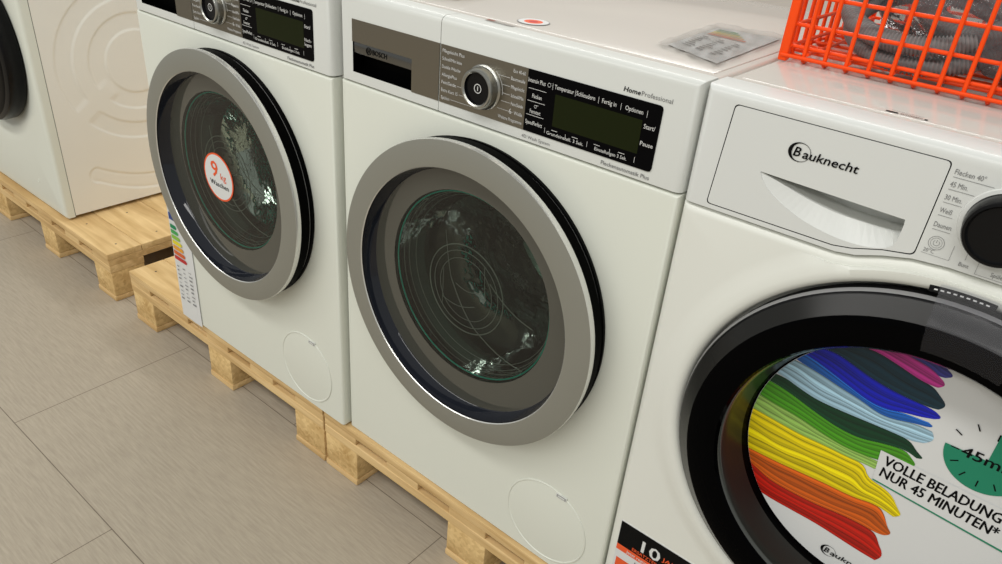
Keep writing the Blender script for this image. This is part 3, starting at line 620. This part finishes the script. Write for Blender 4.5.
def logo(b, x, z, h, y, wd, small=False):
    """word with its first letter ringed"""
    rx = h * 0.78; cxx = x + h * 0.42; czz = z + h * 0.36
    n = 40; L = [[], []]
    for i in range(n):
        a = 2 * PI * i / n; t = 0.5 + 0.5 * math.cos(a - PI); wv = 0.04 * h + 0.26 * h * t ** 2
        L[0].append((cxx + rx * 1.15 * math.cos(a), y, czz + rx * math.sin(a))); L[1].append((cxx + (rx * 1.15 - wv) * math.cos(a), y, czz + (rx - wv * 0.6) * math.sin(a)))
    b.loops(L, INK_K); b.text('B', x - h * 0.02, z, h * 1.08, INK_K, y, bold=0.03, shear=0.18)
    b.text('auknecht', x + h * 0.72, z - 0.0003, h, INK_K, y, bold=0.030, shear=0.14, width=wd)

def kmachine():
    R_ = empty('washing_machine', (0.912, 0, 0.150), 'white washing machine with black door ring around a colourful round poster card', 'washing machine', 'front loading washing machines on pallets')
    cz = 0.463
    a = MB(); a.box(-KH, KH, 0.0500, 0.61, 0.012, 0.827, WHITE_SIDE, 0.002, 1); c = MB(); c.prism(circ(0, cz, 0.240, 64), -0.1, 0.30, DARKGAP); cut(a, c).build('cabinet', R_)
    kfront(WHITE_KF, cz, [(0.238, 0.0215), (0.2480, 0.0140), (0.2500, 0.0030), (0.2530, -0.0030), (0.2585, -0.0060), (0.2660, -0.0062), (0.2770, -0.0035), (0.2870, -0.0008), (0.2950, 0.0)], yb=0.0495).build('front_panel', R_)
    # fascia with drawer opening
    P = [(x, z + 0.0022) for x, z in seam(0)] + [(KH, 0.850), (-KH, 0.850)]
    sel = lambda c, e: c.y < 0.001 and (c.z > 0.849 or abs(c.x) > KH - 0.001)
    a = MB(); a.prism(P, 0, 0.0495, WHITE_K, 0.010, 4, sel)
    def dpoly(g):
        q = [(-0.2785 - g, 0.7215 - g), (-0.136, 0.7225 - g), (-0.118, 0.7258 - g), (-0.090, 0.7350 - g), (-0.0625 + g, 0.7405 - g), (-0.0610 + g, 0.8360 + g), (-0.2715 - g, 0.8360 + g)]
        o = []
        for i in range(len(q)):
            p0, p1, p2 = Vector(q[i - 1]), Vector(q[i]), Vector(q[(i + 1) % len(q)]); r = 0.005
            if i in (1, 2, 3): o.append(tuple(p1)); continue
            d0, d1 = (p0 - p1).normalized() * r, (p2 - p1).normalized() * r
            for t in (0, 0.25, 0.5, 0.75, 1): o.append(tuple((p1 + d0) * (1 - t) ** 2 + p1 * 2 * t * (1 - t) + (p1 + d1) * t * t))
        return o
    c = MB(); c.prism(dpoly(0.0011), -0.02, 0.0475, DARKGAP); fas = cut(a, c).build('control_fascia', R_)
    a = MB(); a.prism(dpoly(0), 0.0, 0.0460, WHITE_K)
    top = [(-0.228 + 0.148 * i / 10, 0.7745 - 0.0035 * i / 10) for i in range(11)]
    nb = 24
    bot = resample([(-0.0795, 0.7650), (-0.0800, 0.7440), (-0.0860, 0.7370), (-0.1050, 0.7310), (-0.1350, 0.7300), (-0.1750, 0.7370), (-0.2080, 0.7520), (-0.2240, 0.7650), (-0.2285, 0.7738)], nb)
    wed = resample([(-0.0800, 0.7560), (-0.0820, 0.7510), (-0.1100, 0.7495), (-0.1440, 0.7510), (-0.1750, 0.7575), (-0.2050, 0.7670), (-0.2260, 0.7733)], nb)
    lp = top + bot; n0 = len(top)
    f0 = [(x, -0.006, z) for x, z in lp]
    f1 = [(x, 0.0006 if i >= n0 + 2 else 0.030, z) for i, (x, z) in enumerate(lp)]
    f2 = [(x, 0.040, z - 0.0004) for x, z in top] + [(x, 0.0015 + 0.0165 * min(1, max(0, x + 0.23) / 0.13), z) for x, z in wed]
    f3 = [(x, 0.0405, z - 0.0006) for x, z in top] + [(x, 0.0405, z + 0.0003) for x, z in wed]
    c = MB(); c.loops([f0, f1, f2, f3], WHITE_K, smooth=False, capf=True, capl=True)
    bmx = bmesh.new(); t_ = c.build('tmp'); bmx.from_mesh(t_.data); bmesh.ops.triangulate(bmx, faces=bmx.faces); bmesh.ops.recalc_face_normals(bmx, faces=bmx.faces)
    c2 = MB(); c2.addbm(bmx, WHITE_K); bpy.data.objects.remove(t_)
    cut(a, c2).build('detergent_drawer', R_)
    b = MB(); logo(b, -0.2000, 0.8015, 0.0130, -0.0008, 0.0560); b.build('maker_lettering', fas)
    # dial
    kx, kz = -0.0015, 0.7905
    b = MB(); b.lathe(kx, kz, [(0.0375, -0.0002), (0.0365, -0.0016), (0.0330, -0.0020)], WHITE_K, 64); b.lathe(kx, kz, [(0.0325, -0.0005), (0.0322, -0.006), (0.0308, -0.020), (0.0295, -0.0225), (0.0270, -0.0230), (0.0262, -0.0215), (0.0250, -0.0200), (0.0001, -0.0200)], BLACK, 64); b.build('program_dial', fas)
    b = MB(); yt = -0.0006
    for t, z, wd, ul in (('Flecken 40°', 0.8265, 0.0255, 0.034), ('45 Min.', 0.8145, 0.0150, 0.022), ('30 Min.', 0.8015, 0.0145, 0.016), ('Weiß', 0.7885, 0.0105, 0.0125), ('Daunen', 0.7740, 0.0150, 0.0155)):
        b.text(t, -0.0555, z, 0.0072, INK_G, yt, width=wd); b.bar(-0.0555, -0.0555 + ul, z - 0.0030, z - 0.0026, INK_G, yt)
    ox, oz = -0.0475, 0.7585
    for r0, r1 in ((0.0066, 0.0070), (0.0048, 0.0051)): b.loops([[(ox + r * math.cos(2 * PI * i / 40), yt, oz + r * math.sin(2 * PI * i / 40)) for i in range(40)] for r in (r0, r1)], INK_G)
    b.loops([[(ox + r * math.cos(PI / 2 + 0.6 + 5.08 * i / 30), yt, oz + r * math.sin(PI / 2 + 0.6 + 5.08 * i / 30)) for i in range(31)] for r in (0.0025, 0.0029)], INK_G, closed=False); b.bar(ox - 0.0002, ox + 0.0002, oz, oz + 0.0033, INK_G, yt)
    b.text('20°C', -0.0560, 0.7475, 0.0055, INK_G, yt, width=0.0095); b.bar(-0.0570, -0.0325, 0.7455, 0.7458, INK_G, yt); b.bar(-0.0325, -0.0322, 0.7455, 0.7610, INK_G, yt)
    b.text('Bunt', -0.0235, 0.7440, 0.0060, INK_G, yt, width=0.0085); b.bar(-0.0200, -0.0197, 0.7510, 0.7590, INK_G, yt)
    b.bar(-0.0085, -0.0082, 0.7410, 0.7580, INK_G, yt); b.bar(-0.0085, 0.0300, 0.7410, 0.7413, INK_G, yt); b.text('Spülen', 0.0040, 0.7435, 0.0062, INK_G, yt, width=0.012)
    b.build('fascia_lettering', fas)
    d = black_door(R_, cz); poster(R_, d, cz)
    # clear tape and small label on the door's upper edge
    b = MB(); b.lathe(0, cz, [(0.2620, -0.0070), (0.2500, -0.0125), (0.2460, -0.0150), (0.2290, -0.0305), (0.2255, -0.0316), (0.1990, -0.0300)], TAPE, 24, a0=math.radians(96.5), a1=math.radians(76)); b.build('clear_tape', d, 'strip of clear tape over the black rim')
    b = MB(); b.lathe(0, cz, [(0.2590, -0.0062), (0.2535, -0.0098)], INK_K, 20, a0=math.radians(98.5), a1=math.radians(85.5))
    for i in range(9): b.lathe(0, cz, [(0.2568, -0.0081), (0.2556, -0.0089)], INK_W, 4, a0=math.radians(97.5 - i * 1.25), a1=math.radians(96.8 - i * 1.25))
    b.build('rim_label', d, 'tiny black label with white print')
    # 10-year sticker
    b = MB(); x0, x1, y = -0.2935, -0.1250, -0.0006
    b.box(x0, x1, y, 0.0002, 0.030, 0.1985, PAPER); b.bar(x0 + 0.0006, x1, 0.1495, 0.1970, INK_K, y - 0.0003); b.bar(x0 + 0.0006, x1, 0.1380, 0.1495, ORANGE_INK, y - 0.0003)
    b.text('10', x0 + 0.0400, 0.1610, 0.0320, PAPER, y - 0.0006, width=0.030, bold=0.035); b.text('JAHRE', x0 + 0.0740, 0.1690, 0.0110, ORANGE_INK, y - 0.0006, width=0.040, bold=0.02)
    b.text('ERSATZTEIL-', x0 + 0.0260, 0.1525, 0.0085, ORANGE_INK, y - 0.0006, width=0.046, bold=0.02); b.text('GARANTIE', x0 + 0.0780, 0.1550, 0.0110, PAPER, y - 0.0006, width=0.045, bold=0.03)
    b.text('Jetzt registrieren', x0 + 0.0180, 0.1410, 0.0080, PAPER, y - 0.0006, width=0.055, bold=0.02); b.text('bis zu', x0 + 0.0350, 0.1270, 0.0090, INK_K, y - 0.0006, width=0.018)
    b.bar(x0 + 0.004, x0 + 0.030, 0.0750, 0.1220, ORANGE_INK, y - 0.0003); b.build('warranty_sticker', R_, 'black, orange and white sticker with a large white 10')
    lid(R_, KH, 0.0500, 0.62); feet(R_)
    return R_
kmachine()

# ================================================================ far left machine seen from its side
def leftmachine():
    R_ = empty('washing_machine', (-1.5760, 0.009, 0.150), 'far left white washing machine showing its side panel with pressed rings', 'washing machine', 'front loading washing machines on pallets')
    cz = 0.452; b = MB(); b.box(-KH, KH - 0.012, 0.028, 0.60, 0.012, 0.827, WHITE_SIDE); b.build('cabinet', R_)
    kfront(WHITE, cz, [(0.205, 0.0215), (0.2180, 0.0200), (0.2300, 0.0140), (0.2450, 0.0080), (0.2650, 0.0030), (0.2860, 0.0)], yb=0.0265).build('front_panel', R_)
    P = [(x, z + 0.0022) for x, z in seam(0)] + [(KH, 0.850), (-KH, 0.850)]
    b = MB(); b.prism(P, 0, 0.0265, WHITE_PL, 0.010, 4, lambda c, e: c.y < 0.001 and (c.z > 0.849 or abs(c.x) > KH - 0.001)); b.build('control_fascia', R_)
    # pressed side panel
    y0, y1, z0, z1 = 0.0282, 0.60, 0.012, 0.827; ny, nz = 196, 280; b = MB()
    cy, cc = 0.284, 0.430
    def st(t): t = min(1, max(0, t)); return t * t * (3 - 2 * t)
    def h(y, z):
        r = math.hypot(y - cy, z - cc); d = 0
        for ra, rb in ((0.180, 0.226), (0.090, 0.137)): d = max(d, st((r - ra + 0.0025) / 0.005) * st((rb + 0.0025 - r) / 0.005))
        ux, uz = -0.80, -0.60; al = (y - cy) * ux + (z - cc) * uz; pe = abs((y - cy) * uz - (z - cc) * ux)
        if al > 0: d *= 1 - st((0.036 - pe) / 0.022) * st((al - 0.09) / 0.03)
        yy = min(0.49, max(0.115, y)); zc = 0.060 + 0.055 * ((yy - 0.31) / 0.19) ** 2; dd = math.hypot(y - yy, z - zc)
        d2 = st((0.0265 - dd) / 0.006); d3 = st((0.0200 - dd) / 0.006)
        return -0.0025 * d - 0.0026 * (d2 - 0.35 * d3)
    vs = []
    for j in range(nz + 1):
        for i in range(ny + 1):
            y = y0 + (y1 - y0) * i / ny; z = z0 + (z1 - z0) * j / nz; b.v.append((KH - 0.0005 + h(y, z), y, z))
    for j in range(nz):
        for i in range(ny):
            k = j * (ny + 1) + i; b.face((k, k + 1, k + ny + 2, k + ny + 1), WHITE_SIDE, True)
    L = [[(KH - 0.0005, y, z) for y, z in ((y0, z0), (y1, z0), (y1, z1), (y0, z1))], [(KH - 0.013, y, z) for y, z in ((y0, z0), (y1, z0), (y1, z1), (y0, z1))]]
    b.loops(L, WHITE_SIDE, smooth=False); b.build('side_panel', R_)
    b = MB(); b.box(KH - 0.012, KH - 0.0012, 0.0262, 0.0285, 0.012, 0.827, DARKGAP); b.build('panel_joint', R_)
    b = MB(); b.lathe(0, cz, [(0.206, 0.0200), (0.2120, 0.012), (0.2140, -0.016), (0.2110, -0.028), (0.1990, -0.0330), (0.1700, -0.0330), (0.1600, -0.025), (0.0001, -0.010)], [BLACK, BLACK, BLACK, BLACK, BLACKGL, BLACK, BLACKGL], 96); b.build('door', R_)
    b = MB(); b.lathe(0.165, 0.085, [(0.006, -0.0002), (0.0055, -0.001), (0.0046, -0.0004), (0.0001, -0.0004)], WHITE, 20); b.build('screw_cap', R_)
    lid(R_, KH, 0.027, 0.61); feet(R_)
leftmachine()

# ================================================================ things on the lids
ZT = 1.0003
# clear sleeve with an energy label sheet, on the middle machine
root = empty('label_sleeve', (0.515, 0.215, ZT), 'clear plastic sleeve holding a label sheet on the middle machine lid', 'sleeve')
def quad_grid(b, P, m, n=24, wob=0.0, seed=1, z=0.0):
    rnd = random.Random(seed); W_ = [(rnd.uniform(4, 16), rnd.uniform(4, 16), rnd.uniform(0, 6)) for _ in range(5)]; L = []
    for j in range(n + 1):
        row = []
        for i in range(n + 1):
            u, v = i / n, j / n
            x = (P[0][0] * (1 - u) + P[1][0] * u) * (1 - v) + (P[3][0] * (1 - u) + P[2][0] * u) * v
            y = (P[0][1] * (1 - u) + P[1][1] * u) * (1 - v) + (P[3][1] * (1 - u) + P[2][1] * u) * v
            hh = sum(math.sin(a * u * 2 + b2 * v * 2 + c) for a, b2, c in W_) / 5
            row.append((x, y, z + wob * (0.5 + 0.5 * hh)))
        L.append(row)
    b.loops(L, m, closed=False)
sx, sy = 0.515, 0.215; PQ = [(0.478 - sx, 0.115 - sy), (0.578 - sx, 0.070 - sy), (0.565 - sx, 0.335 - sy), (0.462 - sx, 0.320 - sy)]
b = MB(); Q = [(x * 0.86 + 0.002, y * 0.86) for x, y in PQ]; quad_grid(b, Q, PAPER, 10, 0.001, 4, 0.0008)
def sp(u, v):
    return ((Q[0][0] * (1 - u) + Q[1][0] * u) * (1 - v) + (Q[3][0] * (1 - u) + Q[2][0] * u) * v, (Q[0][1] * (1 - u) + Q[1][1] * u) * (1 - v) + (Q[3][1] * (1 - u) + Q[2][1] * u) * v)
def spq(u0, u1, v0, v1, m, z=0.0024): b.poly([(*sp(u0, v0), z), (*sp(u1, v0), z), (*sp(u1, v1), z), (*sp(u0, v1), z)], m)
for i, cc in enumerate([(0.05, 0.30, 0.10), (0.30, 0.45, 0.08), (0.75, 0.62, 0.05), (0.78, 0.40, 0.06), (0.70, 0.15, 0.05)]): spq(0.10, 0.42 + 0.08 * i, 0.86 - i * 0.055, 0.90 - i * 0.055, mat('sheet_scale', cc, 0.5))
rnd = random.Random(8)
for i in range(8):
    for k in range(3): u = 0.12 + 0.28 * k; spq(u, u + rnd.uniform(0.08, 0.2), 0.52 - i * 0.055, 0.535 - i * 0.055 + rnd.uniform(0, 0.015), INK_G)
b.build('label_sheet', root)
b = MB(); quad_grid(b, PQ, SLEEVE, 60, 0.004, 11, 0.0030); b.build('plastic_sleeve', root)
# round sticker and small text strip on the middle lid
b = MB(); n = 40
def disc(b, cx, cy, r0, r1, z, m, col=None, n=40):
    for i in range(n):
        a, c = 2 * PI * i / n, 2 * PI * (i + 1) / n
        b.poly([(cx + r0 * math.cos(a), cy + r0 * math.sin(a), z), (cx + r1 * math.cos(a), cy + r1 * math.sin(a), z), (cx + r1 * math.cos(c), cy + r1 * math.sin(c), z), (cx + r0 * math.cos(c), cy + r0 * math.sin(c), z)] if r0 > 0 else [(cx, cy, z), (cx + r1 * math.cos(a), cy + r1 * math.sin(a), z), (cx + r1 * math.cos(c), cy + r1 * math.sin(c), z)], m, col)
disc(b, 0, 0, 0.013, 0.021, 0.0009, PAPER); disc(b, 0, 0, 0.021, 0.0225, 0.0006, GREYPL)
for i in range(10): disc(b, 0, 0, 0.013 * i / 10, 0.013 * (i + 1) / 10, 0.0009, ORANGE_INK if i > 4 else RED_INK)
o = b.build('round_sticker'); o.location = (0.305, 0.082, ZT); tag(o, 'round white sticker with orange red centre on the middle machine lid', 'sticker')
b = MB(); b.bar(0, 0.047, 0, 0.012, LID, 0.0006, 'xy'); b.bar(0.001, 0.014, 0.002, 0.008, mat('brown_print', (0.25, 0.06, 0.03), 0.5), 0.0009, 'xy'); b.text('Home Appliance', 0.016, 0.002, 0.007, INK_G, 0.0009, width=0.030, plane='xy')
o = b.build('text_label'); o.location = (0.262, 0.030, ZT); tag(o, 'small strip of brown print on the middle machine lid edge', 'label')
# packet at the upper edge of the frame
b = MB(); L = []
for z, g in ((0.0, 0.002), (0.004, 0.0), (0.020, 0.001), (0.026, 0.006)):
    L.append([(x, y, z) for x, y in rrect(-0.09 + g, 0.0 - g, 0.0 + g, 0.15 - g, 0.012)])
b.loops(L, mat('grey_packet_foil', (0.42, 0.40, 0.36), 0.3, spec=0.6), capf=True, capl=True)
o = b.build('manual_packet'); o.location = (0.150, 0.100, ZT); o.rotation_euler.z = math.radians(20); tag(o, 'grey packet corner at the upper edge, on the middle machine lid', 'packet')
# print on the right machine's lid
b = MB(); b.bar(0.0, 0.012, 0.0, 0.004, INK_K, 0.0006, 'xy'); b.text('AUTOCLEAN', 0.014, 0.0, 0.006, mat('brown_grey_print', (0.12, 0.07, 0.05), 0.5), 0.0006, width=0.021, plane='xy', bold=0.02); b.bar(0.037, 0.040, 0.0, 0.004, INK_K, 0.0006, 'xy'); b.text('Nur fuer den Ausstellungsraum', 0.004, 0.009, 0.0035, INK_G, 0.0006, width=0.030, plane='xy')
o = b.build('lid_label'); o.location = (0.770, 0.066, ZT); tag(o, 'tiny line of dark print on the lid in front of the orange basket', 'label')

# ================================================================ orange wire basket
bx, by, bz = 0.610, 0.193, ZT + 0.0002; W_, D_, H_ = 0.60, 0.36, 0.145
B_ = empty('wire_basket', (bx, by, bz), 'orange wire basket holding grey hoses on the right machine lid', 'basket')
def grid(name, o, u, nu, du, hs, rv=0.0026, rh=0.0024, u0=0.012):
    b = MB()
    for k in range(nu):
        x = u0 + k * du
        if x > (W_ if u.x else D_) - 0.005: break
        p0 = o + u * x; inn = Vector((-u.y, u.x, 0)) * (1 if u.x else -1)
        b.tube([p0 + inn * 0.012 + Vector((0, 0, 0.0026)), p0 + inn * 0.004 + Vector((0, 0, 0.0026)), p0 + Vector((0, 0, 0.0045)), p0 + Vector((0, 0, 0.012)), p0 + Vector((0, 0, H_))], rv, ORANGE, 10)
    for z, off in hs:
        inn = Vector((-u.y, u.x, 0)) * (1 if u.x else -1)
        b.tube([o + inn * off + Vector((0, 0, z)), o + inn * off + u * (W_ if u.x else D_) + Vector((0, 0, z))], rh, ORANGE, 10)
    return b.build(name, B_)
HS = [(0.0075, -0.0040), (0.0185, 0.0045), (0.0440, 0.0045), (0.0775, 0.0045), (0.112, 0.0045), (0.142, 0.0045)]
X, Yv = Vector((1, 0, 0)), Vector((0, 1, 0))
grid('front_grid', Vector((0, 0, 0)), X, 40, 0.0256, HS, u0=0.0265)
grid('back_grid', Vector((0, D_, 0)), X, 40, 0.0256, [(z, -o) for z, o in HS], u0=0.0265)
grid('left_grid', Vector((0.002, 0, 0)), Yv, 40, 0.032, HS, u0=0.03)
grid('right_grid', Vector((W_, 0, 0)), Yv, 40, 0.032, [(z, -o) for z, o in HS], u0=0.03)
b = MB()
for k in range(8): b.tube([(0.0, 0.04 + k * 0.04, 0.0075), (W_, 0.04 + k * 0.04, 0.0075)], 0.0022, ORANGE, 8)
for k in range(12): b.tube([(0.03 + k * 0.05, 0, 0.0120), (0.03 + k * 0.05, D_, 0.0120)], 0.0022, ORANGE, 8)
b.build('base_grid', B_)
for x, y in ((-0.004, -0.004), (W_ - 0.007, -0.004), (-0.004, D_ - 0.007), (W_ - 0.007, D_ - 0.007)):
    b = MB(); b.box(x, x + 0.0115, y, y + 0.0115, 0.0, H_ + 0.004, ORANGE, 0.0022, 3); b.build('corner_post', B_)

# ================================================================ corrugated hoses in the basket
def hose(c, R0, r, turns, tilt, a0, label, m, lift=0.0, squash=0.8):
    b = MB(); n = int(2 * PI * R0 * turns / 0.00105); pts = []
    for i in range(n):
        t = i / n; a = a0 + 2 * PI * turns * t; rr = R0 * (1 + 0.03 * math.sin(a * 1.5))
        p = Vector((rr * math.cos(a), rr * squash * math.sin(a), 2.1 * r * turns * (t - 0.5) + lift * math.sin(a))); p = Matrix.Rotation(tilt, 3, 'X') @ p; pts.append(Vector(c) + p)
    b.tube(pts, r, m, 14, rf=lambda i: r * (1.0 if i % 4 < 2 else 0.80)); b.sm = [True] * len(b.sm)
    o = b.build('drain_hose', auto=180); return tag(o, label, 'hose', 'grey corrugated hoses in the orange basket')
HG = mat('grey_hose', (0.23, 0.23, 0.225), 0.4, spec=0.4); HG2 = mat('light_grey_hose', (0.30, 0.30, 0.29), 0.4, spec=0.4)
hose((0.742, 0.290, 1.0620), 0.088, 0.0120, 1.9, math.radians(32), 0.3, 'left coil of grey corrugated hose, low in the orange basket', HG)
hose((0.800, 0.440, 1.0980), 0.110, 0.0120, 1.9, math.radians(50), 0.0, 'left rear coil of grey corrugated hose, standing up behind in the orange basket', HG2)
hose((0.940, 0.290, 1.0800), 0.100, 0.0120, 1.9, math.radians(40), 2.0, 'coil of grey corrugated hose in front near the middle of the orange basket', HG)
hose((1.040, 0.445, 1.1020), 0.110, 0.0120, 1.9, math.radians(52), 1.0, 'right rear coil of light grey corrugated hose in the orange basket', HG2)
b = MB(); rnd = random.Random(21)
def bagpt(a, bb):
    x = 0.215 * math.cos(a) * math.cos(bb); y = 0.135 * math.sin(a) * math.cos(bb); z = 0.085 * math.sin(bb)
    k = 1 + 0.06 * math.sin(5 * a + 3 * bb) + 0.04 * math.sin(11 * a - 4 * bb) + 0.03 * math.cos(17 * a + 9 * bb)
    return (x * k, y * k, max(z * k, -0.062))
b.loops([[bagpt(2 * PI * i / 90, -1.5 + 3.0 * j / 44) for i in range(90)] for j in range(45)], BAG)
o = b.build('clear_bag'); o.location = (0.880, 0.350, 1.082); tag(o, 'clear crumpled plastic bag wrapped around the hoses in the basket', 'bag')
